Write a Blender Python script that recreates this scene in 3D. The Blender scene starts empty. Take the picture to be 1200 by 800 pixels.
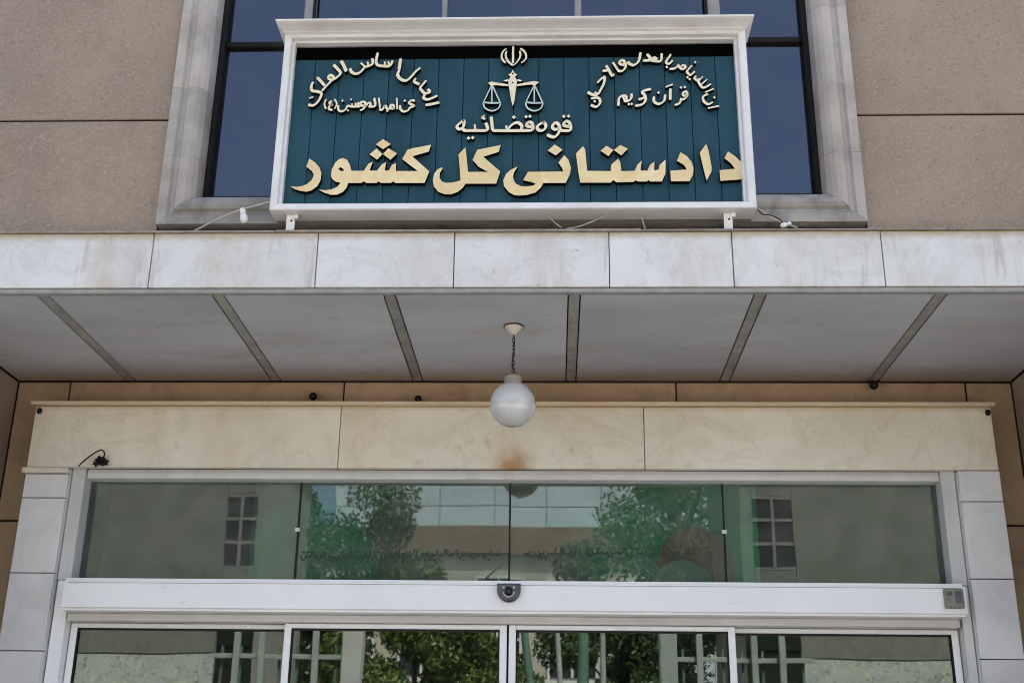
import bpy, bmesh, math, random
from mathutils import Vector, Matrix
from mathutils.geometry import tessellate_polygon
random.seed(7)
sc = bpy.context.scene
C = sc.collection

# ------------------------------------------------------------------ camera
CZ = 1.6
YAW, PITCH, ROLL, F = -0.0380, 0.3583, 0.0129, 1400.79
fwd = Vector((math.sin(YAW)*math.cos(PITCH), math.cos(YAW)*math.cos(PITCH), math.sin(PITCH)))
_r = Vector((math.cos(YAW), -math.sin(YAW), 0)); _u = _r.cross(fwd)
right = _r*math.cos(ROLL) + _u*math.sin(ROLL); up = -_r*math.sin(ROLL) + _u*math.cos(ROLL)
cam = bpy.data.cameras.new('camera'); cam_o = bpy.data.objects.new('camera', cam); C.objects.link(cam_o)
cam.sensor_width = 36; cam.lens = F/1200*36; cam.clip_end = 2000; cam.clip_start = 0.05
m = Matrix.Identity(4)
for i in range(3):
    m[i][0], m[i][1], m[i][2] = right[i], up[i], -fwd[i]
m[2][3] = CZ
cam_o.matrix_world = m
sc.camera = cam_o
def at(u, v, Y):
    """a point of the photographed facade, measured on the vertical plane Y"""
    d = fwd + right*((u-600)/F) - up*((v-400)/F)
    d = d*(Y/d.y)
    return Vector((d.x, Y, d.z + CZ))

# ------------------------------------------------------------------ sky, sun, exposure
SUN_EL, SUN_AZ = math.radians(62), math.radians(24)      # azimuth from +Y (behind the building) towards +X
w = bpy.data.worlds.new('World'); sc.world = w; w.use_nodes = True
nt = w.node_tree; nt.nodes.clear()
sky = nt.nodes.new('ShaderNodeTexSky'); sky.sky_type = 'NISHITA'; sky.sun_disc = False
sky.sun_elevation = SUN_EL; sky.sun_rotation = SUN_AZ; sky.air_density = 1.0; sky.dust_density = 6.0; sky.ozone_density = 0.6
bg = nt.nodes.new('ShaderNodeBackground'); bg.inputs[1].default_value = 0.15
wo = nt.nodes.new('ShaderNodeOutputWorld')
nt.links.new(sky.outputs[0], bg.inputs[0]); nt.links.new(bg.outputs[0], wo.inputs[0])
sun = bpy.data.lights.new('sun', 'SUN'); sun.energy = 4.0; sun.angle = math.radians(0.5); sun.color = (1, .95, .87)
sun_o = bpy.data.objects.new('sun', sun); C.objects.link(sun_o)
sd = Vector((math.sin(SUN_AZ)*math.cos(SUN_EL), math.cos(SUN_AZ)*math.cos(SUN_EL), math.sin(SUN_EL)))
sun_o.rotation_euler = sd.to_track_quat('Z', 'Y').to_euler()
sun_o.location = (0, 0, 30)
sc.view_settings.view_transform = 'Standard'; sc.view_settings.look = 'None'
sc.view_settings.exposure = 1.6; sc.view_settings.gamma = 1
sc.render.engine = 'CYCLES'
sc.cycles.filter_width = 1.0; sc.cycles.max_bounces = 8; sc.cycles.transparent_max_bounces = 12; sc.cycles.diffuse_bounces = 5

# ------------------------------------------------------------------ materials
M = {}
def mat(name, c1, c2=None, scale=4.0, detail=8, rough=.6, bump=0.0, bscale=150, rnd=0.0, metal=0.0,
        stretch=(1, 1, 1), contrast=(.35, .65), stain_shade=None, spec=.5, coat=0, veins=None):
    """principled surface with two tone noise, per-piece tone shift, stains, painted light and shade, veins and fine relief"""
    mt = bpy.data.materials.new(name); mt.use_nodes = True; M[name] = mt
    n = mt.node_tree; N = n.nodes; L = n.links
    b = N['Principled BSDF']
    b.inputs['Roughness'].default_value = rough; b.inputs['Metallic'].default_value = metal
    b.inputs['Specular IOR Level'].default_value = spec
    if coat: b.inputs['Coat Weight'].default_value = coat; b.inputs['Coat Roughness'].default_value = .08
    tc = N.new('ShaderNodeTexCoord'); mp = N.new('ShaderNodeMapping'); mp.inputs['Scale'].default_value = stretch
    L.new(tc.outputs['Object'], mp.inputs[0])
    info = N.new('ShaderNodeObjectInfo')
    off = N.new('ShaderNodeVectorMath'); off.operation = 'ADD'
    rv = N.new('ShaderNodeMath'); rv.operation = 'MULTIPLY'; rv.inputs[1].default_value = 37.0
    L.new(info.outputs['Random'], rv.inputs[0]); L.new(mp.outputs[0], off.inputs[0]); L.new(rv.outputs[0], off.inputs[1])
    vec = off.outputs[0]
    def noise(s, d=8, v=None, dist=0.0):
        t = N.new('ShaderNodeTexNoise'); t.inputs['Scale'].default_value = s; t.inputs['Detail'].default_value = d
        t.inputs['Roughness'].default_value = .62; t.inputs['Distortion'].default_value = dist
        L.new(v or vec, t.inputs['Vector']); return t.outputs['Fac']
    def ramp(fac, a, bb, ca, cb):
        r = N.new('ShaderNodeValToRGB'); r.color_ramp.elements[0].position = a; r.color_ramp.elements[1].position = bb
        r.color_ramp.elements[0].color = (*ca, 1); r.color_ramp.elements[1].color = (*cb, 1)
        L.new(fac, r.inputs[0]); return r.outputs[0]
    def mix(fac, a, bb, mode='MIX'):
        x = N.new('ShaderNodeMix'); x.data_type = 'RGBA'; x.blend_type = mode
        if isinstance(fac, float): x.inputs[0].default_value = fac
        else: L.new(fac, x.inputs[0])
        for s, i in ((a, 6), (bb, 7)):
            if isinstance(s, tuple): x.inputs[i].default_value = (*s, 1)
            else: L.new(s, x.inputs[i])
        return x.outputs[2]
    col = ramp(noise(scale, detail), contrast[0], contrast[1], c1, c2 or c1)
    if veins:                                  # (colour, scale, width)
        vn = N.new('ShaderNodeMath'); vn.operation = 'SUBTRACT'; vn.inputs[1].default_value = .5
        L.new(noise(veins[1], 5, dist=1.2), vn.inputs[0])
        ab = N.new('ShaderNodeMath'); ab.operation = 'ABSOLUTE'; L.new(vn.outputs[0], ab.inputs[0])
        f = ramp(ab.outputs[0], 0.0, veins[2], (1, 1, 1), (0, 0, 0))
        k = N.new('ShaderNodeMath'); k.operation = 'MULTIPLY'; k.inputs[1].default_value = .22
        L.new(f, k.inputs[0]); col = mix(k.outputs[0], col, veins[0])
    for st in (stain_shade or []):
        if st[0] == 'blotch':                  # (_, colour, scale, lo, hi, amount, stretch)
            m2 = N.new('ShaderNodeMapping'); m2.inputs['Scale'].default_value = st[6]; L.new(off.outputs[0], m2.inputs[0])
            f = ramp(noise(st[2], 6, m2.outputs[0], .4), st[3], st[4], (0, 0, 0), (1, 1, 1))
            k = N.new('ShaderNodeMath'); k.operation = 'MULTIPLY'; k.inputs[1].default_value = st[5]
            L.new(f, k.inputs[0]); col = mix(k.outputs[0], col, st[1])
        elif st[0] == 'spot':                  # (_, colour, centre, radii, amount): rust, drip marks and painted soffit shade, ragged edge
            m2 = N.new('ShaderNodeMapping'); m2.vector_type = 'POINT'
            m2.inputs['Location'].default_value = [-a/r for a, r in zip(st[2], st[3])]
            m2.inputs['Scale'].default_value = [1/r for r in st[3]]
            L.new(tc.outputs['Object'], m2.inputs[0])
            ln = N.new('ShaderNodeVectorMath'); ln.operation = 'LENGTH'; L.new(m2.outputs[0], ln.inputs[0])
            ad = N.new('ShaderNodeMath'); ad.operation = 'MULTIPLY_ADD'; ad.inputs[1].default_value = 1.1
            L.new(noise(28, 5, tc.outputs['Object']), ad.inputs[0])
            L.new(ln.outputs['Value'], ad.inputs[2])
            hf = N.new('ShaderNodeMath'); hf.operation = 'MULTIPLY'; hf.inputs[1].default_value = .5; L.new(ad.outputs[0], hf.inputs[0])
            f = ramp(hf.outputs[0], .36, .86, (1, 1, 1), (0, 0, 0))
            k = N.new('ShaderNodeMath'); k.operation = 'MULTIPLY'; k.inputs[1].default_value = st[4]
            L.new(f, k.inputs[0]); col = mix(k.outputs[0], col, st[1])
    if rnd:
        mr = N.new('ShaderNodeMapRange'); mr.inputs[3].default_value = 1-rnd; mr.inputs[4].default_value = 1+rnd
        L.new(info.outputs['Random'], mr.inputs[0])
        cmb = N.new('ShaderNodeCombineColor')
        for i in range(3): L.new(mr.outputs[0], cmb.inputs[i])
        col = mix(1.0, col, cmb.outputs[0], 'MULTIPLY')
    L.new(col, b.inputs['Base Color'])
    rr = N.new('ShaderNodeMapRange'); rr.inputs[3].default_value = rough*.8; rr.inputs[4].default_value = min(1, rough*1.2)
    L.new(noise(scale*3, 5), rr.inputs[0]); L.new(rr.outputs[0], b.inputs['Roughness'])
    if bump:
        bp = N.new('ShaderNodeBump'); bp.inputs['Strength'].default_value = bump; bp.inputs['Distance'].default_value = .004
        L.new(noise(bscale, 4), bp.inputs['Height']); L.new(bp.outputs[0], b.inputs['Normal'])
    return mt
def glass(name, tint, refl, refl_col=(1, 1, 1), wav=.02, dirt=.03, rgh=.012):
    mt = bpy.data.materials.new(name); mt.use_nodes = True; M[name] = mt
    n = mt.node_tree; N = n.nodes; L = n.links; N.remove(N['Principled BSDF'])
    tr = N.new('ShaderNodeBsdfTransparent'); tr.inputs[0].default_value = (*tint, 1)
    gl = N.new('ShaderNodeBsdfGlossy'); gl.inputs[0].default_value = (*refl_col, 1); gl.inputs['Roughness'].default_value = rgh
    fr = N.new('ShaderNodeFresnel'); fr.inputs[0].default_value = 1.5
    ma = N.new('ShaderNodeMath'); ma.operation = 'MULTIPLY_ADD'; ma.inputs[1].default_value = 1-refl; ma.inputs[2].default_value = refl
    ma.use_clamp = True; L.new(fr.outputs[0], ma.inputs[0])
    tc = N.new('ShaderNodeTexCoord'); no = N.new('ShaderNodeTexNoise'); no.inputs['Scale'].default_value = 2.2; no.inputs['Detail'].default_value = 1
    L.new(tc.outputs['Object'], no.inputs[0])
    bp = N.new('ShaderNodeBump'); bp.inputs['Strength'].default_value = wav; bp.inputs['Distance'].default_value = .1
    L.new(no.outputs[0], bp.inputs['Height']); L.new(bp.outputs[0], gl.inputs['Normal'])
    mx = N.new('ShaderNodeMixShader'); L.new(ma.outputs[0], mx.inputs[0]); L.new(tr.outputs[0], mx.inputs[1]); L.new(gl.outputs[0], mx.inputs[2])
    df = N.new('ShaderNodeBsdfDiffuse'); df.inputs[0].default_value = (.45, .45, .42, 1)
    n2 = N.new('ShaderNodeTexNoise'); n2.inputs['Scale'].default_value = 7; n2.inputs['Detail'].default_value = 9; L.new(tc.outputs['Object'], n2.inputs[0])
    mr = N.new('ShaderNodeMapRange'); mr.inputs[1].default_value = .35; mr.inputs[2].default_value = .75; mr.inputs[3].default_value = dirt*.4; mr.inputs[4].default_value = dirt*1.8
    L.new(n2.outputs[0], mr.inputs[0])
    m2 = N.new('ShaderNodeMixShader'); L.new(mr.outputs[0], m2.inputs[0]); L.new(mx.outputs[0], m2.inputs[1]); L.new(df.outputs[0], m2.inputs[2])
    L.new(m2.outputs[0], N['Material Output'].inputs[0])
    return mt

LAMP_X = -0.187
mat('stucco', (.305, .238, .180), (.365, .290, .222), scale=2.2, rough=.92, bump=1.0, bscale=110, rnd=.035, spec=.15,
    stain_shade=[('blotch', (.225, .182, .15), 1.1, .42, .72, .7, (1, 1, .4)), ('blotch', (.44, .37, .30), 75, .52, .66, .55, (1, 1, 1)), ('blotch', (.16, .125, .10), 60, .56, .70, .55, (1, 1, 1)), ('blotch', (.20, .165, .14), 5, .6, .8, .4, (1.5, 1, .2))])
mat('stucco_brown', (.37, .262, .170), (.45, .325, .220), scale=3, rough=.9, bump=.8, bscale=120, rnd=.05, spec=.2,
    stain_shade=[('blotch', (.16, .095, .05), 3, .5, .72, .6, (1, 1, 1)), ('blotch', (.20, .13, .08), 70, .58, .68, .4, (1, 1, 1))])
mat('joint', (.022, .018, .015), (.036, .03, .025), rough=.95, spec=.05)
mat('marble_fascia', (.60, .59, .57), (.71, .71, .705), scale=2.3, rough=.42, rnd=.035, bump=.08, bscale=60,
    veins=((.40, .39, .37), 2.4, .035),
    stain_shade=[('blotch', (.46, .39, .29), 3.2, .5, .76, .7, (1, 1, .35)), ('blotch', (.33, .30, .26), 9, .58, .72, .65, (1.6, 1, .22)), ('blotch', (.40, .38, .36), 22, .66, .75, .4, (1, 1, 1)),
           ('blotch', (.40, .34, .27), 7, .60, .72, .45, (1.7, 1, .13)), ('blotch', (.30, .25, .19), 26, .67, .72, .5, (1, 1, .6)), ('spot', (.44, .34, .22), (0, 4.23, 3.645), (40, 1, .034), .9)])
mat('marble_lintel', (.63, .58, .485), (.75, .70, .61), scale=2.0, rough=.4, rnd=.03, bump=.06, bscale=60,
    veins=((.46, .37, .25), 1.7, .03),
    stain_shade=[('blotch', (.53, .40, .23), 2.4, .5, .8, .6, (1, 1, .6)), ('blotch', (.36, .28, .19), 9, .62, .74, .6, (1, 1, .7)), ('blotch', (.42, .35, .27), 30, .62, .72, .4, (1, 1, 1)),
           ('spot', (.50, .33, .15), (0, 5.14, 3.215), (40, 1, .022), .6),
           ('spot', (.17, .06, .02), (LAMP_X+.0, 5.14, 2.922), (.05, 1, .045), 1.0), ('spot', (.42, .24, .10), (LAMP_X+.005, 5.14, 2.935), (.095, 1, .10), .9)])
mat('marble_jamb', (.60, .60, .61), (.72, .72, .73), scale=2.6, rough=.35, rnd=.04, veins=((.42, .43, .46), 2.2, .03),
    stain_shade=[('blotch', (.47, .46, .45), 4, .55, .75, .4, (1, 1, 1))])
mat('surround_stone', (.30, .277, .25), (.43, .41, .385), scale=5, rough=.75, rnd=.05, bump=.3, bscale=120,
    stain_shade=[('blotch', (.25, .225, .20), 11, .58, .74, .7, (1, 1, .6)), ('blotch', (.52, .42, .36), 3, .5, .7, .5, (1, 1, 1))])
mat('sill_stone', (.25, .235, .215), (.37, .352, .325), scale=6, rough=.8, rnd=.06, bump=.3, bscale=100,
    stain_shade=[('blotch', (.13, .12, .11), 9, .5, .7, .7, (1, 1, .5)), ('blotch', (.42, .40, .37), 14, .6, .75, .5, (1, 1, 1))])
mat('soffit_panel', (.44, .455, .49), (.53, .545, .58), scale=1.6, rough=.6, rnd=.05, stretch=(.8, 1.6, 1), bump=.12, bscale=12,
    stain_shade=[('blotch', (.33, .335, .35), 1.6, .45, .75, .6, (.8, 1.6, 1)), ('blotch', (.40, .32, .23), 3.5, .58, .76, .6, (1, 1, 1)), ('blotch', (.30, .28, .25), 14, .64, .72, .5, (1, 1, 1)),
           ('spot', (.30, .20, .11), (0, 5.34, 3.395), (60, .20, 1), .75)])  # last entry paints the back corner's brown shade into the panel colour
mat('soffit_batten', (.24, .235, .215), (.36, .355, .33), scale=11, rough=.7, rnd=.12, bump=.5, bscale=40)
mat('grey_trim', (.26, .25, .235), (.34, .33, .31), scale=14, rough=.6, bump=.2, bscale=50)
mat('flashing', (.20, .17, .14), (.33, .29, .24), scale=16, rough=.6, rnd=.1)
mat('post_aluminium', (.50, .50, .50), (.60, .60, .60), scale=5, rough=.4, stain_shade=[('blotch', (.38, .37, .35), 8, .55, .74, .5, (1, 1, .4))])
mat('white_aluminium', (.83, .84, .86), (.88, .885, .90), scale=3, rough=.3, stain_shade=[('blotch', (.66, .66, .66), 6, .6, .78, .4, (.4, 1, 1)), ('blotch', (.5, .48, .45), 30, .68, .74, .4, (.5, 1, 1))])
mat('silver_aluminium', (.55, .55, .54), (.64, .64, .63), scale=5, rough=.4, stain_shade=[('blotch', (.40, .38, .35), 9, .56, .74, .45, (1, 1, .4))])
mat('door_frame', (.58, .57, .55), (.66, .655, .64), scale=5, rough=.38)
mat('sign_frame', (.66, .65, .64), (.76, .755, .75), scale=5, rough=.35, stain_shade=[('blotch', (.47, .42, .36), 8, .6, .76, .45, (.4, 1, 1))])
mat('bronze_frame', (.009, .0075, .007), (.018, .015, .013), scale=8, rough=.55, spec=.15)
mat('grey_frame', (.22, .21, .205), (.30, .285, .275), scale=8, rough=.5)
mat('plank', (.012, .054, .080), (.016, .068, .098), scale=3, rough=.55, rnd=.10, stretch=(4, 1, .6), spec=.25,
    stain_shade=[('blotch', (.022, .10, .15), 14, .58, .72, .4, (1, 1, .15))])
mat('sign_dark', (.0012, .0016, .0018), (.002, .0026, .0026), rough=.9, spec=.02)
mat('letter_face', (.70, .54, .26), (.79, .65, .38), scale=7, rough=.38, rnd=.03, stain_shade=[('blotch', (.84, .77, .58), 16, .55, .7, .5, (1, 1, 1))])
mat('letter_side', (.002, .0022, .003), (.004, .004, .005), rough=.8, spec=.06)
mat('letter_pale', (.76, .68, .48), (.83, .76, .57), scale=20, rough=.45)
mat('pan_pale', (.45, .56, .52), (.55, .64, .60), scale=20, rough=.45)
mat('black_plastic', (.005, .005, .005), (.010, .009, .008), rough=.45, spec=.25)
mat('dark_plastic', (.06, .065, .08), (.10, .105, .12), scale=30, rough=.3)
mat('lens', (.01, .01, .012), rough=.08)
mat('box_plastic', (.17, .17, .13), (.26, .26, .22), scale=40, rough=.5)
mat('white_plastic', (.72, .71, .69), (.80, .80, .78), scale=20, rough=.35)
mat('cable_grey', (.36, .34, .31), (.46, .43, .39), scale=40, rough=.6)
mat('opal_glass', (.53, .53, .53), (.61, .61, .61), scale=8, rough=.1, coat=1, stain_shade=[('blotch', (.34, .31, .28), 6, .48, .74, .5, (1, 1, 1))])
mat('cream_metal', (.60, .55, .48), (.68, .63, .56), scale=12, rough=.4)
mat('chain_metal', (.03, .028, .027), (.07, .06, .055), scale=30, rough=.4, metal=.6)
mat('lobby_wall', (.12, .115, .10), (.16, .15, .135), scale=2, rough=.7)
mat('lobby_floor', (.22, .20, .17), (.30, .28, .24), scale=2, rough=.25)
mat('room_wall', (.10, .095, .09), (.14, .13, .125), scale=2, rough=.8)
mat('paving', (.40, .375, .335), (.48, .45, .41), scale=1.5, rough=.8, bump=.3, bscale=40)
mat('pave_joint', (.30, .28, .25), rough=.9)
mat('asphalt', (.045, .045, .047), (.06, .06, .06), scale=6, rough=.9, bump=.4, bscale=120)
mat('concrete', (.33, .31, .28), (.40, .38, .35), scale=3, rough=.85)
mat('gate_stone', (.17, .175, .15), (.25, .25, .22), scale=3, rough=.6, rnd=.06, stain_shade=[('blotch', (.10, .105, .08), 3, .5, .72, .6, (1, 1, 1)), ('blotch', (.36, .35, .22), 22, .58, .66, .6, (1, 1, 1)), ('blotch', (.07, .08, .05), 15, .6, .68, .6, (1, 1, 1))])  # fine yellow and dark specks paint dappled leaf light into the stone
mat('gate_marble', (.44, .49, .47), (.56, .61, .59), scale=4, rough=.5, rnd=.05, stain_shade=[('blotch', (.18, .19, .16), 8, .5, .7, .6, (1, 1, 1)), ('blotch', (.75, .74, .48), 24, .56, .62, .8, (1, 1, 1)), ('blotch', (.10, .12, .07), 17, .57, .64, .7, (1, 1, 1))])  # flecks imitate dappled sunlight and leaf shade in the marble colour
mat('passage_shade', (.010, .014, .011), (.02, .026, .02), rough=.6, spec=.2)  # near-black colour for the painted darkness of the passage
mat('far_cream', (.38, .35, .29), (.45, .42, .36), scale=.6, rough=.85, rnd=.03)
mat('far_pale', (.46, .54, .60), (.54, .62, .68), scale=.4, rough=.7, rnd=.03)
mat('far_trim', (.55, .55, .53), (.62, .62, .60), rough=.6)
mat('fence_paint', (.36, .42, .39), (.45, .50, .47), scale=6, rough=.5)
mat('green_paint', (.10, .19, .14), (.15, .25, .19), scale=6, rough=.5)
mat('bark', (.07, .052, .038), (.12, .09, .065), scale=12, rough=.95, bump=.6, bscale=30)
mat('leaf', (.055, .105, .018), (.12, .17, .035), scale=1.4, rough=.5, contrast=(.3, .7))
mat('leaf_dark', (.035, .075, .016), (.075, .125, .03), scale=1.4, rough=.5, contrast=(.3, .7))
mat('far_glass', (.02, .024, .028), (.035, .04, .045), rough=.06, spec=.8)
mat('ink', (.03, .055, .048), (.04, .07, .06), rough=.6, spec=.2)
glass('window_glass', (.16, .18, .22), .11, (.60, .66, .80), .02, .022)
glass('transom_glass', (.62, .72, .67), .045, (.90, .99, .99), .005, .075, .013)
glass('door_glass', (.50, .58, .53), .085, (.94, 1, .98), .004, .006)

def banner_material():
    mt = bpy.data.materials.new('banner_print'); mt.use_nodes = True; M['banner_print'] = mt
    n = mt.node_tree; N = n.nodes; L = n.links; b = N['Principled BSDF']; b.inputs['Roughness'].default_value = .45
    tc = N.new('ShaderNodeTexCoord')
    def disc(cx, cz, rx, rz, w):
        mp = N.new('ShaderNodeMapping'); mp.inputs['Location'].default_value = (-cx/rx, 0, -cz/rz); mp.inputs['Scale'].default_value = (1/rx, 0, 1/rz)
        L.new(tc.outputs['Object'], mp.inputs[0]); ln = N.new('ShaderNodeVectorMath'); ln.operation = 'LENGTH'; L.new(mp.outputs[0], ln.inputs[0])
        r = N.new('ShaderNodeMapRange'); r.inputs[1].default_value = 1; r.inputs[2].default_value = 1+w; r.inputs[3].default_value = 1; r.inputs[4].default_value = 0
        L.new(ln.outputs['Value'], r.inputs[0]); return r.outputs[0]
    col = None
    def lay(base, fac, c):
        x = N.new('ShaderNodeMix'); x.data_type = 'RGBA'; L.new(fac, x.inputs[0])
        if isinstance(base, tuple): x.inputs[6].default_value = (*base, 1)
        else: L.new(base, x.inputs[6])
        x.inputs[7].default_value = (*c, 1); return x.outputs[2]
    col = lay((.13, .19, .18), disc(-1.10, 2.50, .26, .30, .25), (.02, .42, .26))
    col = lay(col, disc(.72, 2.60, .55, .30, .25), (.02, .42, .26))
    col = lay(col, disc(.86, 2.56, .16, .16, .05), (.01, .55, .33))
    col = lay(col, disc(.62, 2.52, .16, .17, .12), (.50, .20, .12))
    col = lay(col, disc(.56, 2.38, .15, .17, .05), (.50, .56, .50))
    L.new(col, b.inputs['Base Color'])
banner_material()

# ------------------------------------------------------------------ mesh helpers
def link(name, me, material, parent=None, kind=None):
    o = bpy.data.objects.new(name, me); C.objects.link(o)
    for x in (material if isinstance(material, (list, tuple)) else [material]):
        me.materials.append(M[x])
    if parent is not None:
        o.parent = parent
        if parent.type == 'EMPTY':
            o.matrix_parent_inverse = Matrix.Translation(parent.location).inverted()
    if kind: o['kind'] = kind
    return o
def thing(name, label, cat, loc=(0, 0, 0), group=None):
    o = bpy.data.objects.new(name, None); C.objects.link(o); o.location = loc; o.empty_display_size = .1
    o['label'] = label; o['category'] = cat
    if group: o['group'] = group
    return o
def tag(o, label, cat, group=None):
    o['label'] = label; o['category'] = cat
    if group: o['group'] = group
    return o
def addbox(bm, x0, x1, y0, y1, z0, z1):
    v = [bm.verts.new(p) for p in ((x0,y0,z0),(x1,y0,z0),(x1,y1,z0),(x0,y1,z0),(x0,y0,z1),(x1,y0,z1),(x1,y1,z1),(x0,y1,z1))]
    for f in ((0,3,2,1),(4,5,6,7),(0,1,5,4),(1,2,6,5),(2,3,7,6),(3,0,4,7)): bm.faces.new([v[i] for i in f])
    return v
def done(bm, name, material, parent=None, bevel=0, seg=1, smooth=False, kind=None):
    if bevel:
        bmesh.ops.bevel(bm, geom=[e for e in bm.edges if e.calc_length() > bevel*2.2], offset=bevel, segments=seg, affect='EDGES', clamp_overlap=True)
    bmesh.ops.recalc_face_normals(bm, faces=bm.faces)
    me = bpy.data.meshes.new(name); bm.to_mesh(me); bm.free()
    if smooth:
        for p in me.polygons: p.use_smooth = True
    return link(name, me, material, parent, kind)
def box(name, material, x0, x1, y0, y1, z0, z1, parent=None, bevel=0, seg=1):
    bm = bmesh.new(); addbox(bm, x0, x1, y0, y1, z0, z1)
    return done(bm, name, material, parent, bevel, seg)
def boxes(name, material, lst, parent=None, bevel=0):
    bm = bmesh.new()
    for b in lst: addbox(bm, *b)
    return done(bm, name, material, parent, bevel)
def prism(name, material, pts, axis, a, b, parent=None, smooth=False):
    """profile pts extruded along axis from a to b; 'z': pts are (x, y); 'x': pts are (y, z)"""
    bm = bmesh.new()
    mk = (lambda p, t: (p[0], p[1], t)) if axis == 'z' else (lambda p, t: (t, p[0], p[1]))
    va = [bm.verts.new(mk(p, a)) for p in pts]; vb = [bm.verts.new(mk(p, b)) for p in pts]
    n = len(pts)
    for i in range(n): bm.faces.new((va[i], va[(i+1) % n], vb[(i+1) % n], vb[i]))
    bm.faces.new(va); bm.faces.new(vb[::-1])
    return done(bm, name, material, parent)
def tube(bm, pts, r, n=8, caps=True):
    pts = [Vector(p) for p in pts]; rings = []
    rs = r if isinstance(r, (list, tuple)) else [r]*len(pts)
    for i, p in enumerate(pts):
        t = (pts[min(i+1, len(pts)-1)] - pts[max(i-1, 0)]).normalized()
        a = t.orthogonal().normalized() if i == 0 else (rings_dir - t*rings_dir.dot(t)).normalized()
        rings_dir = a; b = t.cross(a)
        rings.append([bm.verts.new(p + (a*math.cos(2*math.pi*k/n) + b*math.sin(2*math.pi*k/n))*rs[i]) for k in range(n)])
    for A, B in zip(rings, rings[1:]):
        for k in range(n): bm.faces.new((A[k], A[(k+1) % n], B[(k+1) % n], B[k]))
    if caps: bm.faces.new(rings[0][::-1]); bm.faces.new(rings[-1])
def tubes(name, material, paths, parent=None, n=8, smooth=True):
    bm = bmesh.new()
    for pts, r in paths: tube(bm, pts, r, n)
    return done(bm, name, material, parent, smooth=smooth)
def spline(pts, k=6):
    """smooth path through pts (Catmull-Rom)"""
    P = [Vector(p) for p in pts]; out = []
    for i in range(len(P)-1):
        a, b, c, d = P[max(i-1, 0)], P[i], P[i+1], P[min(i+2, len(P)-1)]
        for j in range(k):
            t = j/k
            out.append(.5*((2*b) + (c-a)*t + (2*a-5*b+4*c-d)*t*t + (3*b-a-3*c+d)*t**3))
    out.append(P[-1]); return out
def lathe(name, material, prof, centre, parent=None, n=32):
    """profile (radius, z) turned about the vertical axis through centre"""
    bm = bmesh.new(); cx, cy, cz = centre; rings = []
    for r, z in prof:
        rings.append([bm.verts.new((cx + max(r, 1e-4)*math.cos(2*math.pi*k/n), cy + max(r, 1e-4)*math.sin(2*math.pi*k/n), cz+z)) for k in range(n)])
    for A, B in zip(rings, rings[1:]):
        for k in range(n): bm.faces.new((A[k], A[(k+1) % n], B[(k+1) % n], B[k]))
    bm.faces.new(rings[0]); bm.faces.new(rings[-1])
    return done(bm, name, material, parent, smooth=True)

# ------------------------------------------------------------------ main measurements (metres)
YB, YF, YU = 5.32, 4.2323, 4.40          # niche back wall, canopy front, upper wall face
ZS, ZF = 3.395, 3.6425                   # soffit, top of the marble fascia
NL, NR = -2.553, 2.112                   # sides of the entrance niche
WL, WR = -1.485, 1.107                   # upper window opening
WB, WT = 3.887, 6.05
DL, DR = -2.17, 1.755                    # door opening between the marble jambs
ROOF = 9.6
XA, XB, YE = -9.5, 9.1, 15.0

# ------------------------------------------------------------------ ground
g = box('ground', 'asphalt', -300, 300, -300, 300, -.5, -.012); g['kind'] = 'structure'
g = box('pavement', 'pave_joint', -40, 40, -22, 5.0, -.3, 0.0); g['kind'] = 'structure'
slab_me = None
for i in range(14):
    for j in range(11):
        x = -7 + i*1.0; y = -8 + j*1.15
        if slab_me is None:
            s = box('paving_slab', 'paving', -.495, .495, -.57, .57, 0, .012, g, .004); slab_me = s.data; s.location = (x, y, 0)
        else:
            s = bpy.data.objects.new('paving_slab', slab_me); C.objects.link(s); s.parent = g; s.location = (x, y, 0)

# ------------------------------------------------------------------ the building
B = thing('office_building', 'tan stucco public building with marble canopy over glass sliding entrance doors', 'building', (-.2, 4.4, 0))
T = .012
wall = boxes('wall', 'joint', [
    (XA, WL-.04, YU+T, YU+.25, ZF-.2, ROOF), (WR+.04, XB, YU+T, YU+.25, ZF-.2, ROOF), (WL-.04, WR+.04, YU+T, YU+.25, WT, ROOF), (WL-.04, WR+.04, YU+T, YU+.25, ZF-.2, WB-.02),
    (XA, NL-T, YF+.06, YU+.25, 0, ZF-.21), (NR+T, XB, YF+.06, YU+.25, 0, ZF-.21),
    (XA, NL-T, YU+.26, YB+.3, 0, ZF-.21), (NR+T, XB, YU+.26, YB+.3, 0, ZF-.21),
    (NL-.01, DL+.01, YB+T, YB+.3, 0, ZF-.21), (DR-.01, NR+.01, YB+T, YB+.3, 0, ZF-.21), (DL+.012, DR-.012, YB+T, YB+.3, 3.0, ZF-.21),
    (XA, XA+.25, YB+.31, YE, 0, ROOF), (XB-.25, XB, YB+.31, YE, 0, ROOF), (XA, XB, YE, YE+.25, 0, ROOF)], B)
roof = box('roof', 'concrete', XA-.1, XB+.1, YU-.1, YE+.35, ROOF+.002, ROOF+.35, B)
# upper stucco panels, 9 mm open joints
def panels(name_mat, xs, zs, y0, y1, gap=.0045):
    for a, b in zip(xs, xs[1:]):
        for c, d in zip(zs, zs[1:]):
            box('stucco_panel', name_mat, a+gap, b-gap, y0, y1, c+gap, d-gap, wall, .003)
ZJ = 4.260
panels('stucco', [XA, -6.6, -4.1, -1.635], [3.60, ZJ, 6.05, 7.8, ROOF], YU, YU+T-.001)
panels('stucco', [1.257, 3.7, 6.2, XB], [3.60, ZJ, 6.05, 7.8, ROOF], YU, YU+T-.001)
panels('stucco', [-1.635, -.2, 1.257], [WT+.1, 7.8, ROOF], YU, YU+T-.001)
box('stucco_panel', 'stucco_brown', -1.627, 1.249, YU, YU+T-.001, 3.60, 3.735, wall, .002)   # strip under the window
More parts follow.
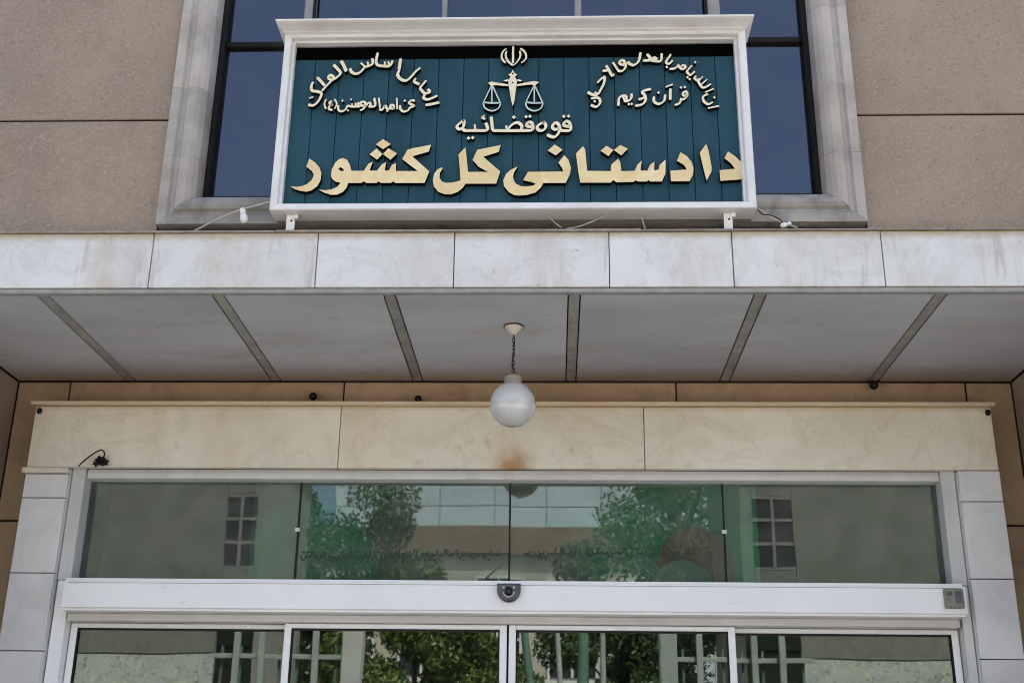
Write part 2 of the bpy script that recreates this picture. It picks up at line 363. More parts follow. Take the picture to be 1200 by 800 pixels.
# niche: back wall panels and side walls
zb = [0, .95, 1.84, 2.722, ZS-.004]
panels('stucco_brown', [NL, -2.30], zb, YB, YB+T-.001); panels('stucco_brown', [1.90, NR], zb, YB, YB+T-.001)
panels('stucco_brown', [-2.30, -.991, .566, 1.90], [3.0, ZS-.004], YB, YB+T-.001, .0035)
for x0, x1 in ((NL-T+.001, NL), (NR, NR+T-.001)):
    for c, d in zip(zb, zb[1:]):
        box('stucco_panel', 'stucco', x0, x1, YF+.065, YB-.002, c+.004, d-.004, wall, .002)
for a, b in ((XA, -6.6), (-6.6, -4.4), (-4.4, NL-T), (NR+T, 4.2), (4.2, 6.4), (6.4, XB)):
    for c, d in zip([0, .95, 1.84, 2.722], [.95, 1.84, 2.722, ZS-.01]):
        box('stucco_panel', 'stucco', a+.004, b-.004, YF+.048, YF+.059, c+.004, d-.004, wall, .003)

# canopy
canopy = box('canopy', 'joint', XA, XB, YF+.032, YB+.3, ZS+.012, ZF-.012, B)
fj = [-1.583, -.929, -.391, .212, .688, 1.261]
fx = [-8.6, -7.9, -7.2, -6.5, -5.8, -5.1, -4.4, -3.7, -2.95, -2.27] + fj + [1.93, 2.6, 3.3, 4.0, 4.7, 5.4, 6.1, 6.8, 7.5, 8.2]
for i, (a, b) in enumerate(zip(fx, fx[1:])):
    box('fascia_slab', 'marble_fascia', a+.0018, b-.0018, YF + random.uniform(0, .0025), YF+.031, ZS+.016, ZF, canopy, .002)
box('drip_trim', 'grey_trim', XA+.1, XB-.1, YF+.006, YF+.034, ZS-.006, ZS+.0135, canopy, .003)
for i, (a, b) in enumerate(zip([-6, -3.1, -1.1, .34, 1.52, 4], [-3.1, -1.1, .34, 1.52, 4, 7])):
    box('flashing', 'flashing', a+.002, b-.002, YF-.010, YU-.002, ZF+.001, ZF+.007 + random.uniform(0, .003), canopy, .001)
sj = [-2.0142, -1.3181, -.6436, .0764, .7933, 1.4824]
ex = [NL+.002] + sj + [NR-.002]
for i, (a, b) in enumerate(zip(ex, ex[1:])):
    a2 = a + (.026 if i else 0); b2 = b - (.026 if i < len(ex)-2 else 0)
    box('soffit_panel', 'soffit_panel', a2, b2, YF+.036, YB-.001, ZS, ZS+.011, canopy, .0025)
for x in sj:
    box('soffit_batten', 'soffit_batten', x-.0205, x+.0205, YF+.037, YB-.002, ZS+.002+random.uniform(-.002, .001), ZS+.0115, canopy, .0025)

# upper window: surround stones, bronze frame, panes, dark room
win = boxes('window', 'bronze_frame', [
    (WL, WL+.022, YU+.06, YU+.15, WB, WT), (WR-.022, WR, YU+.06, YU+.15, WB, WT), (WL+.022, WR-.022, YU+.07, YU+.15, WT-.05, WT), (WL+.022, WR-.022, YU+.07, YU+.15, WB, WB+.045)], B, .003)
zbars = [4.680, 4.708]
box('transom_bar', 'bronze_frame', WL+.023, WR-.023, YU+.082, YU+.13, *zbars, win, .004)
mull = [(-1.099, .05), (-.492, .024), (.105, .030), (.703, .062)]
for x, wd in mull:
    box('mullion', 'grey_frame', x-wd/2, x+wd/2, YU+.078, YU+.135, zbars[1]+.001, WT-.051, win, .004)
    box('mullion', 'grey_frame', x-wd/2, x+wd/2, YU+.078, YU+.135, WB+.046, zbars[0]-.001, win, .004)
for x in (-1.099+.022, .703-.031):
    box('mullion_groove', 'bronze_frame', x-.007, x+.007, YU+.072, YU+.0775, zbars[1]+.001, WT-.051, win)
xs = [WL+.022] + [c for c, d in mull] + [WR-.022]
for a, b in zip(xs, xs[1:]):
    for c, d in ((WB+.03, zbars[0]+.01), (zbars[1]-.01, WT-.03)):
        box('pane', 'window_glass', a+.002, b-.002, YU+.104, YU+.110, c, d, win)
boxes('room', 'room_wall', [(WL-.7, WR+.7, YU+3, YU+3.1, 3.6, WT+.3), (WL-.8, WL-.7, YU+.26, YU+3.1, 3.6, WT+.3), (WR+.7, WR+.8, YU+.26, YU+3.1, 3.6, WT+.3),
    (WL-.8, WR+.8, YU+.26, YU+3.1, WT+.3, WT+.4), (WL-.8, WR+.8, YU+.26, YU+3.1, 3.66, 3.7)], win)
# moulded stone surround in blocks, mitred at the lower corners
sq = [(0, .02), (.03, -.012), (.14, -.034), (.26, -.048), (.40, -.052), (.52, -.046), (.58, -.034), (.68, -.034), (.74, -.048), (1, -.045), (1, .10), (0, .10)]   # (outward, forward)
SW, SB = .146, .142
def surround_piece(name, mt_, ring_a, ring_b):
    bm = bmesh.new(); A = [bm.verts.new(p) for p in ring_a]; Bv = [bm.verts.new(p) for p in ring_b]; n = len(A)
    for q in range(n): bm.faces.new((A[q], A[(q+1) % n], Bv[(q+1) % n], Bv[q]))
    bm.faces.new(A[::-1]); bm.faces.new(Bv)
    return done(bm, name, mt_, win)
def ring_at(x, z, sx, sz): return [(x + sx*SW*o, YU + f, z + sz*SB*o) for o, f in sq]
zz = [4.06, 4.39, 4.77, 5.15, 5.53, WT]
for x, s_ in ((WL, -1), (WR, 1)):
    surround_piece('surround_block', 'surround_stone', ring_at(x, WB, s_, -1), ring_at(x, zz[0]-.0006, s_, 0))
    for a, b in zip(zz, zz[1:]):
        surround_piece('surround_block', 'surround_stone', ring_at(x, a+.0006, s_, 0), ring_at(x, b-.0006, s_, 0))
sx = [WL, -.95, -.3, .35, WR]
for k, (a, b) in enumerate(zip(sx, sx[1:])):
    surround_piece('sill_block', 'sill_stone', ring_at(a + (.0006 if k else .0004), WB, -1 if k == 0 else 0, -1), ring_at(b - .0006, WB, 1 if k == 3 else 0, -1))
prism('head_block', 'surround_stone', [(YU-.05, WT+.002), (YU-.05, WT+.12), (YU+.09, WT+.12), (YU+.09, WT+.002)], 'x', -1.64, 1.258, win)

# marble surround of the entrance
YL = 5.14
sur = boxes('door_surround', 'joint', [(-2.355, DL-.008, YL+.03, YB-.001, 0, 2.93), (DR+.008, 1.925, YL+.03, YB-.001, 0, 2.93), (-2.355, 1.925, YL+.03, YB-.001, 2.9305, 3.208)], B)
lx = [-2.3675, -.964, .398, 1.935]
for k, (a, b) in enumerate(zip(lx, lx[1:])):
    ga = gb = .0016
    box('lintel_slab', 'marble_lintel', a+ga, b-gb, YL+random.uniform(0, .0015), YL+.029, 2.928, 3.212, sur, .0012)
box('cap_moulding', 'marble_lintel', -2.385, 1.950, YL-.024, YB-.003, 3.2135, 3.2315, sur, .004)
box('ledge_moulding', 'marble_lintel', -2.383, DL-.004, YL-.012, YL+.028, 2.899, 2.925, sur, .004)
for (a, b) in ((-2.366, DL-.002), (DR+.002, 1.936)):
    rows = [0, .50, .82, 1.14, 1.47, 1.80, 2.127, 2.456, 2.788, 2.897 if a < 0 else 2.926]
    for c, d in zip(rows, rows[1:]):
        box('jamb_block', 'marble_jamb', a, b, YL+random.uniform(0, .002), YL+.029, c+.0022, d-.0022, sur, .0015)
    ri = DL if a < 0 else DR
    box('jamb_return', 'marble_jamb', *( (DL-.0075, DL) if a < 0 else (DR, DR+.0075) ), YL+.0295, YB-.004, 0, 2.925, sur)
for x in (-2.345, 1.918):
    lathe('bolt_hole', 'black_plastic', [(0, -.014), (.009, -.012), (.013, 0), (.008, .012), (0, .014)], (x, YL-.004, 3.188), sur, 10)
# transom
tr = boxes('transom', 'silver_aluminium', [(DL+.063, DR-.066, YL+.05, YL+.13, 2.889, 2.940)], B, .004)
for a, b in ((DL+.002, DL+.062), (DR-.065, DR-.002)):
    box('frame_post', 'post_aluminium', a, b, YL+.032, YL+.14, 2.43, 2.945, tr, .005)
px = [DL+.06, -1.143, -.199, .746, DR-.062]
for k, (a, b) in enumerate(zip(px, px[1:])):
    pn = box('pane', 'transom_glass', a+.004, b-.004, 5.258, 5.266, 2.435, 2.893, tr)
    for v in pn.data.vertices: v.co.y -= (v.co.z-2.435)*(.0108 + .0006*(k % 2))      # panes lean out a few millimetres at the top
for x in px[1:-1]:
    box('seal', 'black_plastic', x-.0038, x+.0038, 5.2485, 5.268, 2.436, 2.888, tr)
for x, z in ((-1.146, 2.672), (.746, 2.672)):
    box('glass_clip', 'silver_aluminium', x-.011, x+.011, 5.244, 5.2482, z-.009, z+.009, tr, .002)
# sliding door: operator beam, fixed and sliding leaves
door = thing_part = box('sliding_door', 'white_aluminium', -2.106, 1.712, 5.08, 5.25, 2.291, 2.427, B, .012, 3)
box('beam_groove', 'grey_trim', -2.08, 1.69, 5.0785, 5.0795, 2.4055, 2.4075, door)
box('track_rail', 'door_frame', -2.10, 1.70, 5.17, 5.245, 2.258, 2.290, door, .003)
for a, b in ((-2.165, -2.107), (1.713, 1.752)):
    box('side_post', 'white_aluminium' if a < 0 else 'door_frame', a, b, 5.176, 5.27, .0, 2.43, door, .004)
def leaf(a, b, y, st=.030):
    lf = boxes('door_leaf', 'white_aluminium', [(a, a+st, y, y+.04, .02, 2.256), (b-st, b, y, y+.04, .02, 2.256), (a+st, b-st, y+.001, y+.039, .02, .10), (a+st, b-st, y+.001, y+.039, 2.236, 2.256)], door, .003)
    boxes('gasket', 'black_plastic', [(a+st, a+st+.006, y+.004, y+.034, .10, 2.236), (b-st-.006, b-st, y+.004, y+.034, .10, 2.236), (a+st+.006, b-st-.006, y+.004, y+.034, 2.228, 2.2355)], lf)
    box('leaf_pane', 'door_glass', a+st+.001, b-st-.001, y+.015, y+.023, .101, 2.235, lf)
leaf(-2.102, -1.128, 5.232); leaf(.732, 1.708, 5.232)
leaf(-1.156, -.2035, 5.186); leaf(-.1945, .762, 5.186)
# motion sensor and control plate on the beam
sp = at(596.5, 684, 5.075)
bm = bmesh.new()
def dshape(r, y, dz=0):
    pts = [(-.049*r, 0), (.049*r, 0), (.050*r, -.025*r)] + [(.050*r*math.cos(t), -.025*r - .052*r*math.sin(t)) for t in [math.pi*k/12 for k in range(1, 12)]] + [(-.050*r, -.025*r)]
    return [bm.verts.new((sp.x + p[0], y, sp.z + p[1] + dz)) for p in pts]
rA, rB, rC = dshape(1, 5.0795), dshape(1, 5.060), dshape(.82, 5.046, -.006)
for P_, Q_ in ((rA, rB), (rB, rC)):
    for k in range(len(P_)): bm.faces.new((P_[k], P_[(k+1) % len(P_)], Q_[(k+1) % len(Q_)], Q_[k]))
bm.faces.new(rC); bm.faces.new(rA[::-1])
sensor = done(bm, 'motion_sensor', 'dark_plastic', door)
lathe('sensor_lens', 'lens', [(0, .020), (.012, .016), (.017, 0), (.012, -.016), (0, -.020)], (sp.x, 5.047, sp.z-.034), sensor, 16)
tubes('sensor_ring', 'silver_aluminium', [([(sp.x + .024*math.cos(t), 5.0455, sp.z-.033 + .024*math.sin(t)) for t in [math.pi*(1.05 + .9*k/10) for k in range(11)]], .0022)], sensor)
for dx in (-.022, .022): box('sensor_light', 'silver_aluminium', sp.x+dx-.005, sp.x+dx+.005, 5.0435, 5.0455, sp.z-.022, sp.z-.014, sensor, .001)
sensor['label'] = 'dark half-round motion sensor at the middle of the white door beam'
cp = at(1118, 701, 5.07)
pl = box('control_plate', 'box_plastic', cp.x-.040, cp.x+.040, 5.062, 5.0795, cp.z-.040, cp.z+.040, door, .004)
pl['label'] = 'small square grey-green control plate at the right end of the beam'
boxes('plate_window', 'dark_plastic', [(cp.x+.004, cp.x+.030, 5.0595, 5.0618, cp.z-.018, cp.z+.030), (cp.x-.030, cp.x-.008, 5.0595, 5.0618, cp.z+.012, cp.z+.028)], door)
# lobby behind the glass
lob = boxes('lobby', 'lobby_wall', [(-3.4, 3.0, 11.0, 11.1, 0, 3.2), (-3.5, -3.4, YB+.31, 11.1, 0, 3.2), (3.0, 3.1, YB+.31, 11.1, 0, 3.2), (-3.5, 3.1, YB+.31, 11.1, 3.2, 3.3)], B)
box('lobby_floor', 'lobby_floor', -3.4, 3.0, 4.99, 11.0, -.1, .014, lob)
# small fittings on the niche wall
for k, (u, v, r, lb) in enumerate(((367, 464, .019, 'small dark round fitting above the marble lintel, left of the lamp, farther from it'),
                                   (490, 467, .017, 'small dark round fitting above the marble lintel, just left of the globe lamp'),
                                   (1024, 451, .021, 'small dark round fitting under the canopy near the right end of the lintel'))):
    p = at(u, v, 5.28)
    t = thing('spot_fitting', lb, 'light fitting', (p.x, p.y, p.z), 'dark round fittings above the lintel')
    lathe('housing', 'black_plastic', [(0, .9*r), (.55*r, .82*r), (.9*r, .42*r), (r, 0), (.9*r, -.45*r), (.5*r, -.9*r), (0, -r)], p, t, 16)
    lathe('lens', 'lens', [(0, .5*r), (.42*r, .35*r), (.52*r, 0), (.42*r, -.35*r), (0, -.5*r)], p + Vector((0, -.62*r, -.3*r)), t, 12)
    tubes('stem', 'black_plastic', [([p + Vector((0, .5*r, 0)), Vector((p.x, YB-.001, p.z + .1*r))], .35*r)], t)

# ------------------------------------------------------------------ the sign
S = thing('sign_board', 'wide blue-green plank sign with gold Persian lettering in a white frame', 'sign', (-.17, 4.3, 3.66))
SL, SR = -1.132, .792                        # outer edges of the frame
IL, IR = SL+.040, SR-.045
ZB0, ZB1, ZT0, ZT1 = 3.740, 3.779, 4.538, 4.572
YP, YFR = 4.282, 4.222                       # plank face, frame front
box('backing', 'sign_dark', SL+.01, SR-.01, YP+.018, YP+.032, ZB0+.006, ZT1-.003, S)
box('box_back', 'grey_trim', SL+.004, SR-.004, YP+.0325, YU-.03, ZB0+.004, ZT1-.002, S, .003)
np_ = 18
for k in range(np_):
    a = SL+.02 + (SR-SL-.04)*k/np_; b = SL+.02 + (SR-SL-.04)*(k+1)/np_
    box('plank', 'plank', a+.0011, b-.0011, YP + random.uniform(-.0004, .0006), YP+.017, ZB0+.012, 4.474, S, .0014)
# frame: stepped mitred mouldings
fm = [(0, -.058), (0, -.030), (.012, -.028), (.014, -.004), (.020, .0), (.048, .0), (.052, -.006), (.052, -.10), (.03, -.10)]   # (outward, forward)
def framebar(a, b, dz):
    """a, b: inner corners (x, z); outward normal by dz=(ox, oz); mitred"""
    bm = bmesh.new()
    def ring(c, sx, sz): return [bm.verts.new((c[0] + sx*o, YFR - f, c[1] + sz*o)) for o, f in fm]
    R0, R1 = ring(*a), ring(*b); n = len(fm)
    for i in range(n): bm.faces.new((R0[i], R0[(i+1) % n], R1[(i+1) % n], R1[i]))
    bm.faces.new(R0); bm.faces.new(R1[::-1])
    return done(bm, 'frame_bar', 'sign_frame', S)
g_ = .0006; sc_b = .75
framebar(((IL, ZB1+g_), -.78, -sc_b), ((IL, ZT0-g_), -.78, .6), None)
framebar(((IR, ZB1+g_), .87, -sc_b), ((IR, ZT0-g_), .87, .6), None)
framebar(((IL+g_, ZB1), -.78, -sc_b), ((IR-g_, ZB1), .87, -sc_b), None)
framebar(((IL+g_, ZT0), -.78, .6), ((IR-g_, ZT0), .87, .6), None)
# cornice along the top
bm = bmesh.new()
prof = [(0, 0), (.010, .002), (.016, .014), (.040, .028), (.062, .036), (.072, .044), (.074, .058), (.074, .064)]      # (forward, up), flaring to the sides too
rings = []
for f, u_ in prof:
    s_ = f*.35
    rings.append([bm.verts.new(p) for p in ((SL-s_, YFR+.11, ZT1-.012+u_*.36), (SL-s_, YFR-.002-f, ZT1-.012+u_*.36), (SR+s_, YFR-.002-f, ZT1-.012+u_*.36), (SR+s_, YFR+.11, ZT1-.012+u_*.36))])
for A_, B_ in zip(rings, rings[1:]):
    for k in range(4): bm.faces.new((A_[k], A_[(k+1) % 4], B_[(k+1) % 4], B_[k]))
bm.faces.new(rings[0][::-1]); bm.faces.new(rings[-1])
done(bm, 'cornice', 'sign_frame', S)
# feet
for x in (-1.052, .683):
    ft = boxes('bracket', 'white_plastic', [(x-.017, x+.017, 4.262, 4.268, ZF+.012, ZB0-.002), (x-.017, x+.017, 4.2685, 4.31, ZF+.0105, ZF+.016), (x+.012, x+.030, 4.256, 4.2615, ZB0-.022, ZB0-.002)], S, .001)
    lathe('screw', 'black_plastic', [(0, -.004), (.004, -.003), (.004, .003), (0, .004)], (x+.004, 4.261, ZB0-.03), ft, 8)

# lettering: outlines measured on the sign face
def solid(loops, y0, depth, name, mats, parent):
    """closed outlines (first outer, others holes) of (x, z), front at y0, thickness depth; front face slot 0, sides slot 1"""
    V = []; Fc = []; mi = []; base = []
    for lp in loops:
        base.append(len(V)); V += [(p[0], y0, p[1]) for p in lp]
    nF = len(V)
    V += [(v[0], y0+depth, v[2]) for v in V]
    for t in tessellate_polygon([[Vector((p[0], p[1], 0)) for p in lp] for lp in loops]):
        a, b, c = (V[i] for i in t)
        if (b[0]-a[0])*(c[2]-a[2]) - (b[2]-a[2])*(c[0]-a[0]) < 0: t = (t[0], t[2], t[1])
        Fc.append(tuple(t)); mi.append(0)
    for b0, lp in zip(base, loops):
        n = len(lp)
        for i in range(n):
            j = (i+1) % n; Fc.append((b0+i, b0+j, nF+b0+j, nF+b0+i)); mi.append(1)
    me = bpy.data.meshes.new(name); me.from_pydata(V, [], Fc); me.update()
    o = link(name, me, mats, parent)
    for p, k in zip(me.polygons, mi): p.material_index = k
    bm = bmesh.new(); bm.from_mesh(me); bmesh.ops.recalc_face_normals(bm, faces=bm.faces); bm.to_mesh(me); bm.free()
    return o
YLT = YP - .025
def trace(pts, ox, oy, s, Y):
    r = []
    for x, y in pts:
        p = at(ox + x/s, oy + y/s, Y); r.append((p.x, p.z))
    return r
big = [
 (340, [[(180,288),(235,325),(275,370),(293,430),(285,490),(255,545),(200,585),(150,598),(90,588),(35,570),(2,548),(60,553),(110,545),(160,525),(205,485),(222,440),(205,405),(150,362)]]),
 (340, [[(495,282),(535,300),(560,345),(575,402),(690,402),(735,335),(775,318),(745,400),(815,400),(860,340),(900,320),(887,400),(925,400),(955,345),(992,328),(992,404),(1195,404),(1150,368),(1125,350),(1050,292),(1100,205),(1150,190),(1320,158),(1300,222),(1145,266),(1305,408),(1260,516),(985,516),(965,500),(945,516),(850,516),(830,500),(810,516),(715,516),(690,500),(665,516),(545,516),(530,560),(495,600),(440,625),(380,626),(320,607),(265,577),(330,584),(390,575),(445,550),(472,514),(430,505),(400,485),(383,450),(390,390),(420,330),(460,292)],
        [(450,385),(470,368),(495,380),(505,400),(480,406)]]),
 (340, [[(870,105),(945,152),(872,200),(803,155)]]), (340, [[(810,192),(866,245),(815,298),(745,248)]]), (340, [[(920,190),(1003,240),(940,300),(870,245)]]),
 (480, [[(590,300),(635,205),(855,160),(835,225),(690,270),(850,408),(812,522),(525,522),(500,560),(450,600),(390,622),(330,622),(270,600),(228,550),(218,490),(230,430),(260,390),(300,370),(312,378),(285,420),(280,465),(300,500),(340,515),(400,512),(450,500),(478,490),(468,350),(458,250),(522,182),(532,250),(548,412),(735,412),(660,372),(645,362)]]),
 (600, [[(55,362),(20,415),(10,450),(15,490),(35,522),(80,545),(140,548),(200,540),(222,522),(180,506),(105,490),(150,412),(480,408),(470,378),(435,325),(490,255),(530,300),(552,370),(545,430),(505,515),(295,516),(270,560),(220,605),(140,628),(60,634),(20,628),(-30,602),(-75,545),(-82,490),(-55,430),(-10,390)]]),
 (600, [[(400,155),(475,205),(410,258),(335,212)]]),
 (600, [[(600,240),(665,172),(685,200),(705,402),(925,405),(930,345),(995,288),(1015,320),(1025,405),(1150,402),(1175,345),(1218,305),(1210,350),(1205,400),(1270,400),(1295,345),(1335,315),(1332,398),(1375,390),(1385,345),(1440,298),(1438,430),(1405,502),(1295,502),(1280,487),(1265,502),(1180,502),(1160,490),(1140,506),(980,510),(950,487),(925,513),(640,513),(620,400)]]),
 (600, [[(885,168),(950,206),(905,265),(830,215)]]), (600, [[(1015,160),(1088,195),(1025,258),(955,208)]]),
 (740, [[(460,228),(520,265),(565,320),(582,380),(576,440),(545,500),(370,500),(365,400),(520,390),(490,345),(425,308)]]),
 (740, [[(700,150),(722,210),(752,370),(750,410),(705,495),(690,440),(640,235)]]),
 (740, [[(905,220),(970,265),(1030,320),(1045,390),(1035,482),(835,496),(825,396),(970,382),(930,330),(872,285)]]),
]
for ox, loops in big:
    solid([trace(lp, ox, 150, 8, YLT) for lp in loops], YLT, .0248, 'letter', ['letter_face', 'letter_side'], S)
STEP = [0]
def pen(name, strokes, ox, oy, s, wd, parent, depth=.022, mats=('letter_pale', 'letter_side'), Y=None, calli=.42):
    """one word: pen strokes of changing width, each a solid ribbon; strokes sit a hair apart in depth"""
    V = []; Fc = []; mi = []
    Y0 = Y if Y is not None else YP - depth - .001
    for st in strokes:
        STEP[0] = (STEP[0] + 1) % 9; y0 = Y0 - STEP[0]*.00022
        wf = 1.0
        if isinstance(st, tuple) and isinstance(st[0], (int, float)): wf, st = st
        if len(st) == 1:                                            # a dot: small diamond
            x, y = st[0]; h = wd*.62*wf; loop = [(x-h, y), (x, y+h), (x+h, y), (x, y-h)]
        else:
            P = spline([(a, b, 0) for a, b in st], 4) if len(st) > 2 else [Vector((*a, 0)) for a in st]
            A = []; Bq = []; n = len(P)
            for i, p in enumerate(P):
                t = (P[min(i+1, n-1)] - P[max(i-1, 0)])
                t = t.normalized() if t.length > 1e-6 else Vector((1, 0, 0))
                ang = math.atan2(t.y, t.x)
                k = wd*.47*wf*(1 - calli + calli*abs(math.sin(ang + .7)))
                if i in (0, n-1): k *= .72
                nv = Vector((-t.y, t.x, 0))
                A.append(p + nv*k); Bq.append(p - nv*k)
            q = None
            b0 = len(V)
            for R in (A, Bq):
                for p in R:
                    w3 = at(ox + p.x/s, oy + p.y/s, y0); V.append((w3.x, y0, w3.z))
            for R in (A, Bq):
                for p in R:
                    w3 = at(ox + p.x/s, oy + p.y/s, y0); V.append((w3.x, y0+depth, w3.z))
            for i in range(n-1):
                Fc.append((b0+i, b0+i+1, b0+n+i+1, b0+n+i)); mi.append(0)
                Fc.append((b0+i, b0+i+1, b0+2*n+i+1, b0+2*n+i)); mi.append(1)
                Fc.append((b0+n+i, b0+n+i+1, b0+3*n+i+1, b0+3*n+i)); mi.append(1)
            Fc.append((b0, b0+n, b0+3*n, b0+2*n)); mi.append(1); Fc.append((b0+n-1, b0+2*n-1, b0+4*n-1, b0+3*n-1)); mi.append(1)
            continue
        b0 = len(V)
        for yy in (y0, y0+depth):
            for x, y in loop:
                w3 = at(ox + x/s, oy + y/s, y0); V.append((w3.x, yy, w3.z))
        Fc.append((b0, b0+1, b0+2, b0+3)); mi.append(0)
        for i in range(4): Fc.append((b0+i, b0+(i+1) % 4, b0+4+(i+1) % 4, b0+4+i)); mi.append(1)
    me = bpy.data.meshes.new(name); me.from_pydata(V, [], Fc); me.update()
    o = link(name, me, list(mats), parent)
    for p, k in zip(me.polygons, mi): p.material_index = k
    return o
K = 8.889
# middle line
pen('letter', [[(152,122),(100,165),(84,190),(105,212),(140,195),(150,160),(148,122)], [(135,205),(160,224),(250,224),(362,222),(366,185),(352,152)], (.9, [(250,168),(256,222)]), (.7, [(345,82),(318,104),(350,116)]), (.85, [(192,296)]), (.85, [(232,292)])], 525, 125, 8, 34, S)
pen('letter', [[(404,94),(412,160),(418,222)], [(412,224),(550,226),(790,224)], (.9, [(545,178),(552,222)]), [(556,218),(600,170),(650,150),(692,180),(682,220)], (.9, [(618,100)]), [(792,222),(796,185),(782,150),(748,150),(738,180),(786,192)], (.8, [(732,96)]), (.8, [(768,92)])], 525, 125, 8, 34, S)
pen('letter', [[(905,142),(850,172),(836,202),(860,224),(900,216),(918,180),(895,140)]], 525, 125, 8, 34, S)
pen('letter', [[(1040,206),(1000,214),(978,190),(998,156),(1030,160),(1048,205),(1030,258),(990,286),(928,264)], [(1046,224),(1140,224),(1148,180),(1130,142),(1098,142),(1086,176),(1140,188)], (.8, [(1086,92)]), (.8, [(1130,90)])], 525, 125, 8, 34, S)
# left arc
pen('letter', [(1.1, [(440,190),(470,240),(496,302)])], 350, 50, K, 36, S)
pen('letter', [[(362,230),(400,270),(436,318),(395,365),(350,392),(300,440),(242,505)], [(352,392),(312,374),(320,342),(354,350),(368,378)], [(192,362),(232,405),(272,450)], [(152,410),(132,455),(140,500),(190,510),(236,530),(215,595),(160,652),(98,648)], (.9, [(108,580),(152,566)])], 350, 50, K, 34, S)
pen('letter', [[(536,268),(552,308),(600,326),(650,302),(690,254)], [(690,254),(720,246),(770,222),(768,165)], (.9, [(646,212),(690,252)]), (.9, [(716,200),(728,244)])], 350, 50, K, 34, S)
pen('letter', [[(114,105),(96,190),(112,234),(180,246),(240,242),(268,188)], (.9, [(184,200),(192,242)]), (.9, [(222,196),(232,240)])], 430, 50, K, 34, S)
pen('letter', [(1.1, [(352,168),(342,230),(334,284)])], 430, 50, K, 36, S)
pen('letter', [[(340,286),(320,336),(352,382),(410,396),(465,352),(510,300),(556,264)]], 430, 50, K, 36, S)
pen('letter', [[(512,372),(492,406),(548,436)], [(618,394),(580,440),(556,478),(600,536),(590,576),(640,592),(736,552)], [(600,532),(656,516),(632,486)]], 430, 50, K, 34, S)
pen('letter', [(1.05, [(608,652),(680,640),(756,624)])], 430, 50, K, 34, S)
pen('letter', [[(500,606),(462,604),(440,632),(494,660),(446,676)], [(446,676),(428,706),(380,718),(348,690),(345,652)], (.8, [(394,606)])], 430, 50, K, 29, S)
pen('letter', [[(310,576),(316,694)]], 430, 50, K, 29, S)
pen('letter', [[(282,690),(276,654),(246,652),(250,684),(282,688)], [(250,684),(210,690),(196,652)], [(196,680),(186,656),(160,700),(128,694)], (.8, [(212,712)])], 430, 50, K, 28, S)
pen('letter', [[(124,576),(136,680)]], 430, 50, K, 29, S)
pen('letter', [[(76,576),(86,656),(44,668),(16,664)], [(40,662),(32,630),(8,634),(-12,664)], [(-12,664),(-22,622),(-66,622),(-58,654),(-22,664),(-42,694),(-72,706)]], 430, 50, K, 29, S)
pen('letter', [[(640,636),(612,634),(620,664),(642,664)], [(636,664),(560,668),(508,660),(492,694),(444,718),(412,694),(416,652)], (.8, [(590,628),(590,664)]), (.8, [(556,632),(556,664)]), (.8, [(456,606)]), (.7, [(514,708)]), (.7, [(546,592)])], 350, 50, K, 28, S)
pen('letter', [(.75, [(288,588),(268,640),(286,692)]), [(350,614),(322,620),(330,646),(352,648),(320,664),(318,692),(352,704)], (.75, [(374,588),(398,640),(372,692)])], 350, 50, K, 28, S)
# right arc
pen('letter', [[(628,102),(616,170),(596,212),(552,236),(512,220),(500,198)]], 680, 50, K, 33, S)
pen('letter', [[(694,120),(736,178),(652,190)], [(730,184),(776,160),(800,180)]], 680, 50, K, 32, S)
pen('letter', [[(462,236),(414,222),(412,196),(446,186),(474,230),(462,274),(430,298),(386,290)]], 680, 50, K, 32, S)
pen('letter', [(1.1, [(338,206),(394,288)])], 680, 50, K, 33, S)
pen('letter', [[(268,238),(300,290),(332,346),(352,326)], [(232,296),(274,292),(314,284)]], 680, 50, K, 33, S)
pen('letter', [[(178,420),(216,380),(262,350)], [(256,352),(246,424),(214,490),(184,538),(150,546),(110,536),(78,516)], (.9, [(184,538),(150,516)])], 680, 50, K, 34, S)
pen('letter', [[(112,582),(186,576),(208,622),(168,670),(110,650)], (.8, [(150,612)])], 680, 50, K, 32, S)
pen('letter', [[(-2,164),(34,190),(62,176),(54,146)], [(40,190),(92,196),(130,188),(138,112)]], 760, 50, K, 31, S)
pen('letter', [[(234,122),(196,178),(182,206),(214,222),(252,184)], (.8, [(190,256)])], 760, 50, K, 31, S)
pen('letter', [[(218,276),(278,268),(318,226)], [(310,240),(346,276),(384,264),(372,238),(342,246)]], 760, 50, K, 30, S)
pen('letter', [[(454,236),(414,282),(400,304),(438,338),(482,298)], (.8, [(406,362)]), (.8, [(428,382)]), (.8, [(486,206)])], 760, 50, K, 30, S)
pen('letter', [[(498,348),(480,370),(512,396),(530,372)], [(512,396),(566,470),(652,432)], [(566,352),(524,402)], [(612,382),(548,440)]], 760, 50, K, 30, S)
pen('letter', [(1.0, [(588,520),(682,480)])], 760, 50, K, 30, S)
pen('letter', [[(622,536),(570,562),(576,612),(624,642),(672,618)], (.8, [(686,572)])], 760, 50, K, 30, S)
pen('letter', [(1.05, [(618,684),(736,660)])], 760, 50, K, 30, S)
pen('letter', [[(330,594),(376,586),(402,552),(394,514),(364,518),(362,548),(398,556)], [(342,578),(324,630),(272,652)], (.8, [(338,468)]), (.8, [(378,464)])], 760, 50, K, 31, S)
pen('letter', [(1.05, [(228,478),(226,540),(226,598)]), (.75, [(178,466),(212,450),(254,436)])], 760, 50, K, 31, S)
pen('letter', [[(58,562),(58,614),(108,640),(162,606),(174,542)], (.8, [(104,522)])], 760, 50, K, 32, S)
pen('letter', [[(738,484),(690,494),(644,516),(676,556),(640,584),(606,590)], [(680,560),(676,610),(640,646),(572,658)]], 680, 50, K, 34, S)
